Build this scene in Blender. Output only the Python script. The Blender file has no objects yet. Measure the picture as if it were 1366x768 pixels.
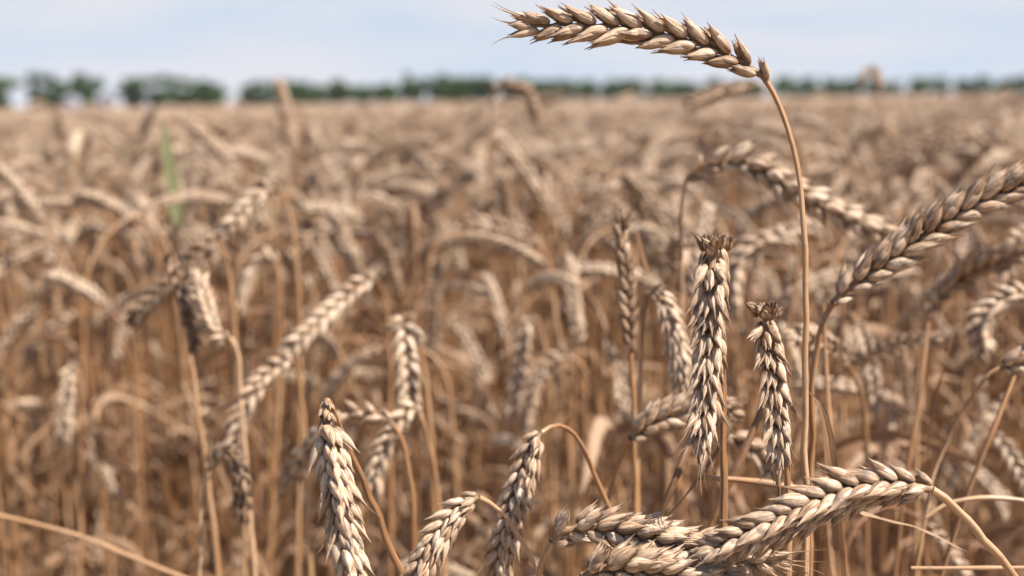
import bpy, math, random
import numpy as np
from mathutils import Matrix, Vector

# ------------------------------------------------------------------ camera, sky, sun, exposure
scene = bpy.context.scene
COL = scene.collection
W0, H0, LENS, SENSOR = 1366.0, 768.0, 50.0, 36.0
FPX = W0 * LENS / SENSOR
CAM_H = 0.90
PITCH, ROLL = math.radians(7.52), math.radians(-0.88)
cam_data = bpy.data.cameras.new('camera')
cam = bpy.data.objects.new('camera', cam_data)
COL.objects.link(cam)
cam_data.lens, cam_data.sensor_width = LENS, SENSOR
cam_data.clip_start, cam_data.clip_end = 0.02, 6000
CAM_R = Matrix.Rotation(math.pi / 2 - PITCH, 3, 'X') @ Matrix.Rotation(ROLL, 3, 'Z')
cam.matrix_world = Matrix.Translation((0, 0, CAM_H)) @ CAM_R.to_4x4()
cam_data.dof.use_dof = True
cam_data.dof.focus_distance = 0.42
cam_data.dof.aperture_fstop = 10.0
scene.camera = cam

SUN_V = Vector((0.62, -0.26, 0.95)).normalized()
SUN_EL = math.asin(SUN_V.z)
SUN_AZ = math.atan2(SUN_V.x, SUN_V.y)
sun_data = bpy.data.lights.new('sun', 'SUN')
sun_data.energy, sun_data.angle, sun_data.color = 5.0, math.radians(0.5), (1.0, 0.94, 0.86)
sun = bpy.data.objects.new('sun', sun_data)
COL.objects.link(sun)
sun.rotation_euler = (-SUN_V).to_track_quat('-Z', 'Y').to_euler()

world = bpy.data.worlds.new('World')
scene.world = world
world.use_nodes = True
wn, wl = world.node_tree.nodes, world.node_tree.links
wn.clear()
w_out = wn.new('ShaderNodeOutputWorld')
sky = wn.new('ShaderNodeTexSky')
sky.sky_type = 'NISHITA'
sky.sun_disc = False
sky.sun_elevation, sky.sun_rotation = SUN_EL, SUN_AZ
bg = wn.new('ShaderNodeBackground'); bg.inputs['Strength'].default_value = 0.07
wl.new(sky.outputs[0], bg.inputs[0])
# thin high cloud: direction based, stretched along the horizon
tc = wn.new('ShaderNodeTexCoord')
mp = wn.new('ShaderNodeMapping'); mp.inputs['Scale'].default_value = (5.0, 5.0, 26.0)
mp.inputs['Location'].default_value = (1.7, 0.4, 0.3)
wl.new(tc.outputs['Generated'], mp.inputs[0])
nz = wn.new('ShaderNodeTexNoise'); nz.inputs['Scale'].default_value = 1.0
nz.inputs['Detail'].default_value = 5.0; nz.inputs['Roughness'].default_value = 0.5
wl.new(mp.outputs[0], nz.inputs['Vector'])
rp = wn.new('ShaderNodeValToRGB')
rp.color_ramp.elements[0].position = 0.33; rp.color_ramp.elements[0].color = (0.645, 0.74, 0.88, 1)
rp.color_ramp.elements[1].position = 0.56; rp.color_ramp.elements[1].color = (0.79, 0.805, 0.88, 1)
wl.new(nz.outputs[0], rp.inputs[0])
bg2 = wn.new('ShaderNodeBackground'); bg2.inputs[0].default_value = (0.745, 0.765, 0.86, 1)
bg2.inputs['Strength'].default_value = 0.425
wl.new(rp.outputs[0], bg2.inputs[0])
mxw = wn.new('ShaderNodeMixShader')
sxw = wn.new('ShaderNodeSeparateXYZ'); wl.new(tc.outputs['Generated'], sxw.inputs[0])
mrw = wn.new('ShaderNodeMapRange'); mrw.inputs[1].default_value = 0.10; mrw.inputs[2].default_value = 0.28
mrw.inputs[3].default_value = 1.0; mrw.inputs[4].default_value = 0.04
wl.new(sxw.outputs[2], mrw.inputs[0])
wl.new(mrw.outputs[0], mxw.inputs[0]); wl.new(bg.outputs[0], mxw.inputs[1]); wl.new(bg2.outputs[0], mxw.inputs[2])
wl.new(mxw.outputs[0], w_out.inputs[0])

scene.view_settings.view_transform = 'Standard'
scene.view_settings.look = 'None'
scene.view_settings.exposure = 1.2
scene.view_settings.gamma = 1
scene.render.engine = 'CYCLES'
scene.cycles.use_denoising = True
scene.cycles.max_bounces = 8
scene.cycles.diffuse_bounces = 5
scene.cycles.glossy_bounces = 2
scene.cycles.transmission_bounces = 4
scene.cycles.sample_clamp_indirect = 6

CR = np.array(CAM_R)
def P(px, py, d):
    """world point seen at photo pixel (px, py) at distance d along the view axis"""
    c = np.array([(px - W0 / 2) / FPX * d, -(py - H0 / 2) / FPX * d, -d])
    return CR @ c + np.array([0, 0, CAM_H])
def project(X):
    c = (np.asarray(X) - np.array([0, 0, CAM_H])) @ CR
    d = -c[..., 2]
    dd = np.where(d > 1e-3, d, 1e-3)
    return W0 / 2 + c[..., 0] / dd * FPX, H0 / 2 - c[..., 1] / dd * FPX, d

# ------------------------------------------------------------------ mesh helpers
class Geo:
    """quads gathered from grids; every vertex carries (u, v, shade) for the materials"""
    def __init__(s): s.V, s.F, s.A, s.n = [], [], [], 0
    def grid(s, pts, u, v, rnd, wrap=False):
        nu, nv = pts.shape[:2]
        s.V.append(pts.reshape(-1, 3))
        a = np.empty((nu, nv, 3)); a[..., 0] = u; a[..., 1] = v; a[..., 2] = rnd
        s.A.append(a.reshape(-1, 3))
        i = np.arange(nu * nv).reshape(nu, nv) + s.n
        if wrap:
            j = np.roll(i, -1, axis=1)
            q = np.stack([i[:-1], j[:-1], j[1:], i[1:]], -1)
        else:
            q = np.stack([i[:-1, :-1], i[:-1, 1:], i[1:, 1:], i[1:, :-1]], -1)
        s.F.append(q.reshape(-1, 4)); s.n += nu * nv
    def raw(s, V, F, A):
        s.V.append(V); s.F.append(F + s.n); s.A.append(A); s.n += len(V)
    def arrays(s):
        return np.concatenate(s.V), np.concatenate(s.F), np.concatenate(s.A)
    def join(s, o):
        for V, F, A in [o.arrays()]: s.raw(V, F, A)

def make_mesh(name, V, F, A, mats):
    me = bpy.data.meshes.new(name)
    me.vertices.add(len(V)); me.vertices.foreach_set('co', np.ascontiguousarray(V, np.float32).ravel())
    nf = len(F)
    me.loops.add(nf * 4); me.loops.foreach_set('vertex_index', np.ascontiguousarray(F, np.int32).ravel())
    me.polygons.add(nf)
    me.polygons.foreach_set('loop_start', np.arange(nf, dtype=np.int32) * 4)
    at = me.attributes.new('surf', 'FLOAT_VECTOR', 'POINT')
    at.data.foreach_set('vector', np.ascontiguousarray(A, np.float32).ravel())
    for m in (mats if isinstance(mats, (list, tuple)) else [mats]): me.materials.append(m)
    me.update()
    return me

def link(name, geo, mat, parent=None, origin=None, loc=None):
    V, F, A = geo.arrays() if isinstance(geo, Geo) else geo
    if origin is not None: V = V - origin
    o = bpy.data.objects.new(name, make_mesh(name, V, F, A, mat))
    COL.objects.link(o)
    if parent is not None: o.parent = parent
    if loc is not None: o.location = loc
    return o

def empty(name, loc):
    o = bpy.data.objects.new(name, None); COL.objects.link(o)
    o.empty_display_size = 0.05; o.location = loc
    return o
def tag(o, label, cat=None, group=None, kind=None):
    if label: o['label'] = label
    if cat: o['category'] = cat
    if group: o['group'] = group
    if kind: o['kind'] = kind
    return o

def unit(v): return v / (np.linalg.norm(v, axis=-1, keepdims=True) + 1e-12)

def spline(ctrl, step):
    """Catmull-Rom through ctrl, resampled at even arc length"""
    c = np.asarray(ctrl, float)
    if len(c) < 3: c = np.array([c[0], (c[0] + c[-1]) / 2, c[-1]])
    c = np.vstack([2 * c[0] - c[1], c, 2 * c[-1] - c[-2]])
    out = []
    t = np.linspace(0, 1, 24, endpoint=False)[:, None]
    for i in range(1, len(c) - 2):
        p0, p1, p2, p3 = c[i - 1], c[i], c[i + 1], c[i + 2]
        # centripetal-ish tangents
        d01, d12, d23 = [max(np.linalg.norm(b - a), 1e-6) ** 0.5 for a, b in ((p0, p1), (p1, p2), (p2, p3))]
        m1 = (p2 - p1) - d12 / (d01 + d12) * (p2 - p0) * 1.0 + d12 / d01 * (p1 - p0)
        m1 = (p1 - p0) / d01 - (p2 - p0) / (d01 + d12) + (p2 - p1) / d12
        m2 = (p2 - p1) / d12 - (p3 - p1) / (d12 + d23) + (p3 - p2) / d23
        m1, m2 = m1 * d12, m2 * d12
        out.append((2 * t**3 - 3 * t**2 + 1) * p1 + (t**3 - 2 * t**2 + t) * m1 + (-2 * t**3 + 3 * t**2) * p2 + (t**3 - t**2) * m2)
    out.append(c[-2][None])
    p = np.vstack(out)
    L = np.concatenate([[0], np.cumsum(np.linalg.norm(np.diff(p, axis=0), axis=1))])
    n = max(3, int(round(L[-1] / step)) + 1)
    s = np.linspace(0, L[-1], n)
    return np.stack([np.interp(s, L, p[:, k]) for k in range(3)], 1)

def frames(path, s0):
    T = unit(np.gradient(path, axis=0))
    S = np.empty_like(T); s = s0
    for i in range(len(T)):
        s = s - T[i] * np.dot(s, T[i])
        s = s / (np.linalg.norm(s) + 1e-12); S[i] = s
    return T, S, np.cross(S, T)

def tube(g, path, rad, sides, rnd, flat=1.0, s0=None):
    if s0 is None:
        t0 = path[1] - path[0]
        s0 = np.array([1.0, 0.2, 0.1]) if abs(unit(t0)[0]) < 0.8 else np.array([0, 1.0, 0.2])
    T, S, B = frames(path, s0)
    r = np.broadcast_to(np.asarray(rad, float), (len(path),))[:, None, None]
    a = np.linspace(0, 2 * math.pi, sides, endpoint=False)
    pts = path[:, None] + r * (np.cos(a)[None, :, None] * S[:, None] + flat * np.sin(a)[None, :, None] * B[:, None])
    L = np.concatenate([[0], np.cumsum(np.linalg.norm(np.diff(path, axis=0), axis=1))])
    g.grid(pts, L[:, None], np.broadcast_to(a / (2 * math.pi), (len(path), sides)), rnd, wrap=True)

PU = np.array([0, .05, .12, .25, .4, .55, .68, .78, .86, .93, 1.0])
PW = np.array([.30, .52, .76, .97, 1.0, .93, .76, .54, .32, .15, .05])
def husk(g, base, d, nrm, L, Wd, D, phimax, nu, nv, rnd, curl=0.0, beak=0.0, keel=0.1, wob=None, blunt=0.0):
    """one glume or lemma: a boat-shaped scale along d, its back bulging to nrm, ending in a beak"""
    d = unit(d); nrm = unit(nrm - d * np.dot(nrm, d)); lat = np.cross(d, nrm)
    u = np.linspace(0, 1, nu) ** 0.9
    prof = np.interp(u, PU, PW)
    if blunt: prof = np.maximum(prof, blunt * np.where(u < .98, 1, .5))
    Lt = L * (1 + beak)
    x = u * L + np.clip((u - .8) / .2, 0, 1) ** 2 * (Lt - L)
    v = np.linspace(-1, 1, nv, endpoint=(phimax < math.pi))
    phi = v * phimax
    kd = 1 + keel * np.exp(-(v / .18) ** 2)
    if wob is not None: kd = kd * (1 + wob * np.sin(v * 9))
    lift = curl * L * u ** 2.5
    pts = (base + x[:, None, None] * d
           + (prof[:, None] * Wd * np.sin(phi)[None])[..., None] * lat
           + ((prof[:, None] * D * (np.cos(phi) * kd)[None]) + lift[:, None])[..., None] * nrm)
    g.grid(pts, u[:, None], v[None], rnd, wrap=(phimax >= math.pi))

def awn(g, base, d, bend, L, r, rnd, sides=4):
    t = np.linspace(0, 1, 7)[:, None]
    path = base + d * L * t + bend * L * t ** 2
    tube(g, path, r * (1 - 0.85 * t[:, 0]), sides, rnd)

# ------------------------------------------------------------------ wheat ear
MM = 0.001
def build_ear(path, s0, rng, lod='hero', n=19, size=1.0, tilt=20, tone=0.35, awns=(), open_=0.5, base_brown=0, neck=0, tone2=None, slen=.86):
    """returns the rachis and the spikelets (Geo each). path runs from the collar to the tip; s0 is the side the rows stand on"""
    m = len(path)
    T, S, B = frames(path, s0)
    L = np.concatenate([[0], np.cumsum(np.linalg.norm(np.diff(path, axis=0), axis=1))])
    rach = Geo()
    z = np.sin(np.arange(m) / max(m - 1, 1) * math.pi * n) * 0.35 * MM
    rp_ = path[: int(m * .97)]
    tube(rach, rp_ + (S * z[:, None])[: len(rp_)], np.linspace(1.25, .7, len(rp_)) * MM * size, 8 if lod == 'hero' else 3, 0.62)
    spikes = []
    if lod == 'hero': NU, NV, BU, BV = 13, 11, 9, 9
    elif lod == 'mid': NU, NV, BU, BV = 6, 5, 5, 5
    else: NU, NV, BU, BV = 4, 4, 4, 4
    for i in range(n):
        f = (i + 0.15) / (n - 0.3)
        last = i == n - 1
        s = f * L[-1] * .955
        k = lambda Q: np.array([np.interp(s, L, Q[:, c]) for c in range(3)])
        p, t, sv = k(path), unit(k(T)), unit(k(S))
        sg = 1 if i % 2 == 0 else -1
        sv = sv * sg
        w = np.cross(t, sv)
        if last: sv, w = w, -sv
        sc = size * np.interp(f, [0, .06, .2, .7, .9, 1], [.60, .78, 1.0, 1.0, .88, .80]) * rng.uniform(.91, 1.08)
        ta = math.radians(0 if last else tilt * np.interp(f, [0, .1, .5, 1], [1.25, 1.1, 1.0, .8]) * (1 + (1.5 * max(0, 1 - max(f - base_brown * .48, 0) / .12) if base_brown else 0)) + rng.normal(0, 4.0))
        if base_brown:
            if f < base_brown * .48: continue
            sc *= 1.0 + .1 * max(0, 1 - f / .3)
        if f < neck: sc *= .55; ta *= .25
        d0 = t * math.cos(ta) + sv * math.sin(ta)
        nn = sv * math.cos(ta) - t * math.sin(ta)
        yaw = rng.normal(0, .06)
        d0 = unit(d0 + w * yaw)
        b0 = p + sv * (0 if last else .8 * MM * size)
        g = Geo()
        tn = (tone if tone2 is None else tone + (tone2 - tone) * min(1, max(0, (f - .25) / .15))) + (.25 if f < neck else 0) + rng.normal(0, .07) + (base_brown * max(0, 1 - f / .12))
        R = lambda a=.05: float(np.clip(tn + rng.normal(0, a), 0, 1))
        mm = MM * sc
        if lod == 'low':
            for q in (-1, 1):
                husk(g, b0 + w * q * 1.0 * mm, d0 + w * q * .2, nn + w * q * .5, 11 * mm, 2.1 * mm, 2.0 * mm, math.pi, NU, NV, R(), curl=.06)
        else:
            hi = lod == 'hero'
            has_awn = 0
            for (f0, f1, prob, la) in awns:
                if f0 <= f <= f1 and rng.random() < prob: has_awn = la * rng.uniform(.6, 1.2)
            # florets: two at the sides, one or two in the middle
            fl = [(-1, 10.6, 1.15, .3), (1, 10.4, 1.15, .3), (0, 8.8, 0, 2.2)]
            if hi and rng.random() < .6: fl.append((rng.choice((-.45, .45)), 8.0, .3, 3.0))
            wf = 1.0
            if hi and open_ >= .7:
                wf = .80
                fl = [(-1, 10.8, 1.3, .3), (1, 10.6, 1.3, .3), (-.45, 10.0, .7, 1.6), (.5, 9.6, .7, 2.0), (rng.uniform(-.2, .2), 8.4, 0, 3.4)]
                if rng.random() < .25: fl.pop(int(rng.integers(2, 5)))
            for (q, ln, off, up) in fl:
                ln *= rng.uniform(.90, 1.08) * mm * slen
                sp_ = .17 + .16 * open_
                dd = unit(d0 + w * q * sp_ + nn * ((.02 if q else .07) + rng.normal(0, .05) + (.05 if rng.random() < .2 else 0)) + w * rng.normal(0, .06))
                nr = nn * .75 + w * q * .75 if q else nn + w * rng.normal(0, .15)
                bb = b0 + w * q * off * mm + t * up * mm + nn * (.3 if q else .7) * mm
                wd = (1.75 if q else 1.55) * mm * wf * rng.uniform(.86, 1.06)
                husk(g, bb, dd, nr, ln * .93, wd * .93, wd * .86, math.pi, BU, BV, R(), curl=.03, beak=.05)
                if hi:
                    husk(g, bb, unit(dd + nr * .035), nr, ln, wd * 1.07, wd * 1.06, 1.95, NU, NV, R(),
                         curl=rng.uniform(.0, .13), beak=rng.uniform(.04, .30), keel=.10, wob=.03)
                    # palea tip parting from the lemma
                    husk(g, bb, unit(dd - nr * .05), -nr, ln * .97, wd * .95, wd * .75, 1.25, 9, 5, R(), curl=rng.uniform(-.02, .05), beak=.05)
                    if has_awn and q != 0 and rng.random() < .75:
                        tipp = bb + dd * ln * 1.02 + unit(nr) * .04 * ln
                        awn(g, tipp - dd * .8 * MM, dd, w * q * rng.uniform(.05, .35) + nn * rng.uniform(0, .3), has_awn * MM, .22 * MM, R())
            # glumes outside
            for q in (-1, 1):
                ln = rng.uniform(8.6, 9.6) * mm * slen
                dd = unit(d0 + w * q * (.13 + .13 * open_) + nn * .02)
                nr = nn * .45 + w * q * .95
                bb = b0 + w * q * 1.55 * mm - t * .2 * mm
                wd = 1.85 * mm
                if hi:
                    husk(g, bb, dd, nr, ln, wd, wd * .95, 1.75, NU, NV, R(.07), curl=rng.uniform(.0, .06), beak=rng.uniform(.05, .18), keel=.16, wob=.03)
                else:
                    husk(g, bb, dd, nr, ln, wd, wd, 1.8, NU, NV, R(.07), curl=.03, beak=.1)
        spikes.append(g)
    if base_brown and lod == 'hero':      # brown stubs of sterile spikelets standing round the neck
        k0 = int(np.argmax(path[:, 2]))
        c, up = path[k0] - np.array([0, 0, 2.2 * MM]), np.array([0, 0, 1.0])
        for ring, (rad_, ln_, outw, nn_) in enumerate(((3.6, 4.6, .42, 17), (2.4, 5.2, .18, 12))):
            for q in range(nn_):
                a = q / nn_ * 6.283 + rng.uniform(-.15, .15)
                ra = np.array([math.cos(a), math.sin(a), 0])
                g = Geo()
                dd = unit(up + ra * (outw + rng.uniform(-.12, .2)))
                b_ = c + ra * rad_ * MM * size + up * rng.uniform(-.6, .3) * MM
                tn_ = float(np.clip(.60 + rng.normal(0, .1), 0, 1))
                husk(g, b_, dd, ra, ln_ * rng.uniform(.6, 1.05) * MM * size, 1.15 * MM * size, .7 * MM * size, 1.9, 10, 7, tn_, curl=rng.uniform(0, .2), beak=0, keel=.5, blunt=rng.uniform(.35, .7))
                husk(g, b_, dd, -ra, ln_ * .8 * MM * size, 1.0 * MM * size, .5 * MM * size, 1.5, 8, 5, tn_, curl=-.05, blunt=.5)
                spikes.append(g)
    return rach, spikes

# ------------------------------------------------------------------ materials
def mat_new(name):
    m = bpy.data.materials.new(name); m.use_nodes = True
    nt = m.node_tree; nt.nodes.clear()
    return m, nt.nodes, nt.links
def node(N, t, **kw):
    n = N.new(t)
    for k, v in kw.items():
        if k == 'op': n.operation = v
        elif k == 'blend': n.blend_type = v
    return n
def math_(N, Lk, op, a, b=None, c=None, clamp=False):
    n = N.new('ShaderNodeMath'); n.operation = op; n.use_clamp = clamp
    for i, x in enumerate((a, b, c)):
        if x is None: continue
        if isinstance(x, (int, float)): n.inputs[i].default_value = x
        else: Lk.new(x, n.inputs[i])
    return n.outputs[0]
def ramp(N, Lk, fac, stops):
    r = N.new('ShaderNodeValToRGB'); e = r.color_ramp.elements
    while len(e) < len(stops): e.new(0.5)
    for el, (p_, c_) in zip(e, stops): el.position = p_; el.color = (*c_, 1)
    Lk.new(fac, r.inputs[0]); return r.outputs[0]
def mixc(N, Lk, fac, a, b, blend='MIX'):
    n = N.new('ShaderNodeMix'); n.data_type = 'RGBA'; n.blend_type = blend
    for s_, x in (('Factor', fac), ('A', a), ('B', b)):
        sock = [q for q in n.inputs if q.name == s_ and (q.type == ('VALUE' if s_ == 'Factor' else 'RGBA'))][0]
        if isinstance(x, (int, float)): sock.default_value = x
        elif isinstance(x, tuple): sock.default_value = (*x, 1)
        else: Lk.new(x, sock)
    return [q for q in n.outputs if q.type == 'RGBA'][0]

def straw_material(name, stops, vein=(1.1, 4.2), trans=0.16, rough=0.5, blotch=0.75, tip=0.8, spec=0.4, objvar=0.25, bump=0.7, bumpd=0.0007, tipcol=(0.20, 0.115, 0.05), veinc=2.8, edge=0.0):
    m, N, Lk = mat_new(name)
    out = N.new('ShaderNodeOutputMaterial')
    at = N.new('ShaderNodeAttribute'); at.attribute_name = 'surf'
    sx = N.new('ShaderNodeSeparateXYZ'); Lk.new(at.outputs['Vector'], sx.inputs[0])
    u, v, r = sx.outputs
    oi = N.new('ShaderNodeObjectInfo')
    cb = N.new('ShaderNodeCombineXYZ')
    Lk.new(math_(N, Lk, 'MULTIPLY', u, vein[0]), cb.inputs[0]); Lk.new(math_(N, Lk, 'MULTIPLY', v, vein[1]), cb.inputs[1])
    Lk.new(math_(N, Lk, 'MULTIPLY_ADD', r, 41.0, math_(N, Lk, 'MULTIPLY', oi.outputs['Random'], 17.0)), cb.inputs[2])
    nz = N.new('ShaderNodeTexNoise'); nz.inputs['Scale'].default_value = 1.0; nz.inputs['Detail'].default_value = 3.0
    nz.inputs['Roughness'].default_value = 0.6
    Lk.new(cb.outputs[0], nz.inputs['Vector'])
    tcn = N.new('ShaderNodeTexCoord')
    nb = N.new('ShaderNodeTexNoise'); nb.inputs['Scale'].default_value = 260.0; nb.inputs['Detail'].default_value = 4.0
    Lk.new(tcn.outputs['Object'], nb.inputs['Vector'])
    nl = N.new('ShaderNodeTexNoise'); nl.inputs['Scale'].default_value = 60.0; nl.inputs['Detail'].default_value = 2.0
    Lk.new(tcn.outputs['Object'], nl.inputs['Vector'])
    t = math_(N, Lk, 'ADD', r, math_(N, Lk, 'MULTIPLY', math_(N, Lk, 'SUBTRACT', nz.outputs[0], .5), veinc))
    t = math_(N, Lk, 'ADD', t, math_(N, Lk, 'MULTIPLY', math_(N, Lk, 'SUBTRACT', oi.outputs['Random'], .5), objvar))
    t = math_(N, Lk, 'ADD', t, math_(N, Lk, 'MULTIPLY', math_(N, Lk, 'SUBTRACT', nl.outputs[0], .5), .3), clamp=True)
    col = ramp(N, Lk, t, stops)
    bl = math_(N, Lk, 'MULTIPLY', math_(N, Lk, 'SMOOTH_MIN', 1.0, math_(N, Lk, 'MULTIPLY', math_(N, Lk, 'SUBTRACT', nb.outputs[0], .53), 7.0, clamp=True), .1), blotch, clamp=True)
    col = mixc(N, Lk, bl, col, (0.16, 0.125, 0.10))
    if edge:
        av = math_(N, Lk, 'ABSOLUTE', v)
        ef = math_(N, Lk, 'MULTIPLY', math_(N, Lk, 'POWER', av, 5.0), math_(N, Lk, 'MULTIPLY_ADD', nz.outputs[0], 1.2, edge - .6), clamp=True)
        col = mixc(N, Lk, ef, col, (0.20, 0.125, 0.07))
        bf = math_(N, Lk, 'MULTIPLY', math_(N, Lk, 'SUBTRACT', .16, u), 4.0, clamp=True)
        col = mixc(N, Lk, bf, col, (0.24, 0.145, 0.07))
    if tip:
        tf = math_(N, Lk, 'MULTIPLY', math_(N, Lk, 'POWER', math_(N, Lk, 'MULTIPLY', math_(N, Lk, 'SUBTRACT', u, .72), 3.5, clamp=True), 1.4),
                   math_(N, Lk, 'MULTIPLY', math_(N, Lk, 'SUBTRACT', nl.outputs[0], .38), 3.0 * tip, clamp=True), clamp=True)
        col = mixc(N, Lk, tf, col, tipcol)
    pb = N.new('ShaderNodeBsdfPrincipled')
    Lk.new(col, pb.inputs['Base Color'])
    Lk.new(math_(N, Lk, 'MULTIPLY_ADD', nz.outputs[0], .35, rough - .17), pb.inputs['Roughness'])
    pb.inputs['Specular IOR Level'].default_value = spec
    bm = N.new('ShaderNodeBump'); bm.inputs['Strength'].default_value = bump; bm.inputs['Distance'].default_value = bumpd
    Lk.new(math_(N, Lk, 'ADD', nz.outputs[0], math_(N, Lk, 'MULTIPLY', nb.outputs[0], .5)), bm.inputs['Height'])
    Lk.new(bm.outputs[0], pb.inputs['Normal'])
    if trans:
        tr = N.new('ShaderNodeBsdfTranslucent'); Lk.new(col, tr.inputs[0])
        mx = N.new('ShaderNodeMixShader'); mx.inputs[0].default_value = trans
        Lk.new(pb.outputs[0], mx.inputs[1]); Lk.new(tr.outputs[0], mx.inputs[2])
        Lk.new(mx.outputs[0], out.inputs[0])
    else: Lk.new(pb.outputs[0], out.inputs[0])
    return m

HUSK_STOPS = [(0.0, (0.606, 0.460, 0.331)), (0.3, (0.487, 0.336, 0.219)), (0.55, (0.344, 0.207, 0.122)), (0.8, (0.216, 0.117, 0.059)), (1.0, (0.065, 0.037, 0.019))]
STEM_STOPS = [(0.0, (0.424, 0.276, 0.163)), (0.35, (0.324, 0.173, 0.074)), (0.7, (0.224, 0.102, 0.039)), (1.0, (0.116, 0.056, 0.025))]
LEAF_STOPS = [(0.0, (0.435, 0.296, 0.193)), (0.4, (0.334, 0.188, 0.096)), (0.75, (0.233, 0.111, 0.048)), (1.0, (0.126, 0.061, 0.027))]
M_HUSK = straw_material('husk_straw', HUSK_STOPS, edge=.62)
M_STEM = straw_material('stem_straw', STEM_STOPS, vein=(18.0, 9.0), trans=0.0, rough=0.42, blotch=0.4, tip=0, spec=0.45, objvar=0.4, bumpd=0.0003)
M_LEAF = straw_material('dry_leaf', LEAF_STOPS, vein=(3.0, 6.0), trans=0.35, rough=0.55, blotch=0.4, tip=0.3, objvar=0.3)
M_GREEN = straw_material('green_blade', [(0, (0.22, 0.22, 0.10)), (1, (0.17, 0.17, 0.07))], vein=(3, 8), trans=0.4, blotch=0.1, tip=0)

# ------------------------------------------------------------------ ground
def ground_material():
    m, N, Lk = mat_new('dry_soil')
    out = N.new('ShaderNodeOutputMaterial'); pb = N.new('ShaderNodeBsdfPrincipled')
    tcn = N.new('ShaderNodeTexCoord')
    a = N.new('ShaderNodeTexNoise'); a.inputs['Scale'].default_value = 14; a.inputs['Detail'].default_value = 8
    Lk.new(tcn.outputs['Object'], a.inputs['Vector'])
    Lk.new(ramp(N, Lk, a.outputs[0], [(.3, (.10, .065, .04)), (.55, (.20, .135, .08)), (.75, (.33, .24, .15))]), pb.inputs['Base Color'])
    pb.inputs['Roughness'].default_value = .9
    b = N.new('ShaderNodeBump'); b.inputs['Distance'].default_value = .03; Lk.new(a.outputs[0], b.inputs['Height']); Lk.new(b.outputs[0], pb.inputs['Normal'])
    Lk.new(pb.outputs[0], out.inputs[0]); return m
gg = Geo()
xs = np.array([-3000, -800, -200, -60, -20, -6, 0, 6, 20, 60, 200, 800, 3000.0])
X, Y = np.meshgrid(xs, xs, indexing='ij')
gg.grid(np.stack([X, Y, np.zeros_like(X)], -1), 0, 0, 0)
tag(link('ground', gg, ground_material()), None, kind='structure')

# ------------------------------------------------------------------ trees and sheds on the horizon
def foliage_material():
    m, N, Lk = mat_new('tree_foliage')
    out = N.new('ShaderNodeOutputMaterial'); pb = N.new('ShaderNodeBsdfPrincipled')
    at = N.new('ShaderNodeAttribute'); at.attribute_name = 'surf'
    sx = N.new('ShaderNodeSeparateXYZ'); Lk.new(at.outputs['Vector'], sx.inputs[0])
    oi = N.new('ShaderNodeObjectInfo')
    t = math_(N, Lk, 'ADD', math_(N, Lk, 'MULTIPLY', sx.outputs[2], .6), math_(N, Lk, 'MULTIPLY', oi.outputs['Random'], .4))
    c = ramp(N, Lk, t, [(0, (.038, .085, .020)), (.5, (.062, .130, .028)), (1, (.115, .175, .040))])
    Lk.new(c, pb.inputs['Base Color']); pb.inputs['Roughness'].default_value = .6
    tr = N.new('ShaderNodeBsdfTranslucent'); Lk.new(c, tr.inputs[0])
    mx = N.new('ShaderNodeMixShader'); mx.inputs[0].default_value = .42
    Lk.new(pb.outputs[0], mx.inputs[1]); Lk.new(tr.outputs[0], mx.inputs[2]); Lk.new(mx.outputs[0], out.inputs[0])
    return m
def plain_material(name, c, rough=.7):
    m, N, Lk = mat_new(name)
    out = N.new('ShaderNodeOutputMaterial'); pb = N.new('ShaderNodeBsdfPrincipled')
    tcn = N.new('ShaderNodeTexCoord'); a = N.new('ShaderNodeTexNoise'); a.inputs['Scale'].default_value = 3; a.inputs['Detail'].default_value = 6
    Lk.new(tcn.outputs['Object'], a.inputs['Vector'])
    Lk.new(ramp(N, Lk, a.outputs[0], [(.3, tuple(x * .8 for x in c)), (.7, c)]), pb.inputs['Base Color'])
    pb.inputs['Roughness'].default_value = rough; Lk.new(pb.outputs[0], out.inputs[0]); return m
M_FOL = foliage_material()
M_BARK = plain_material('bark', (.14, .10, .07), .9)

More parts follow.
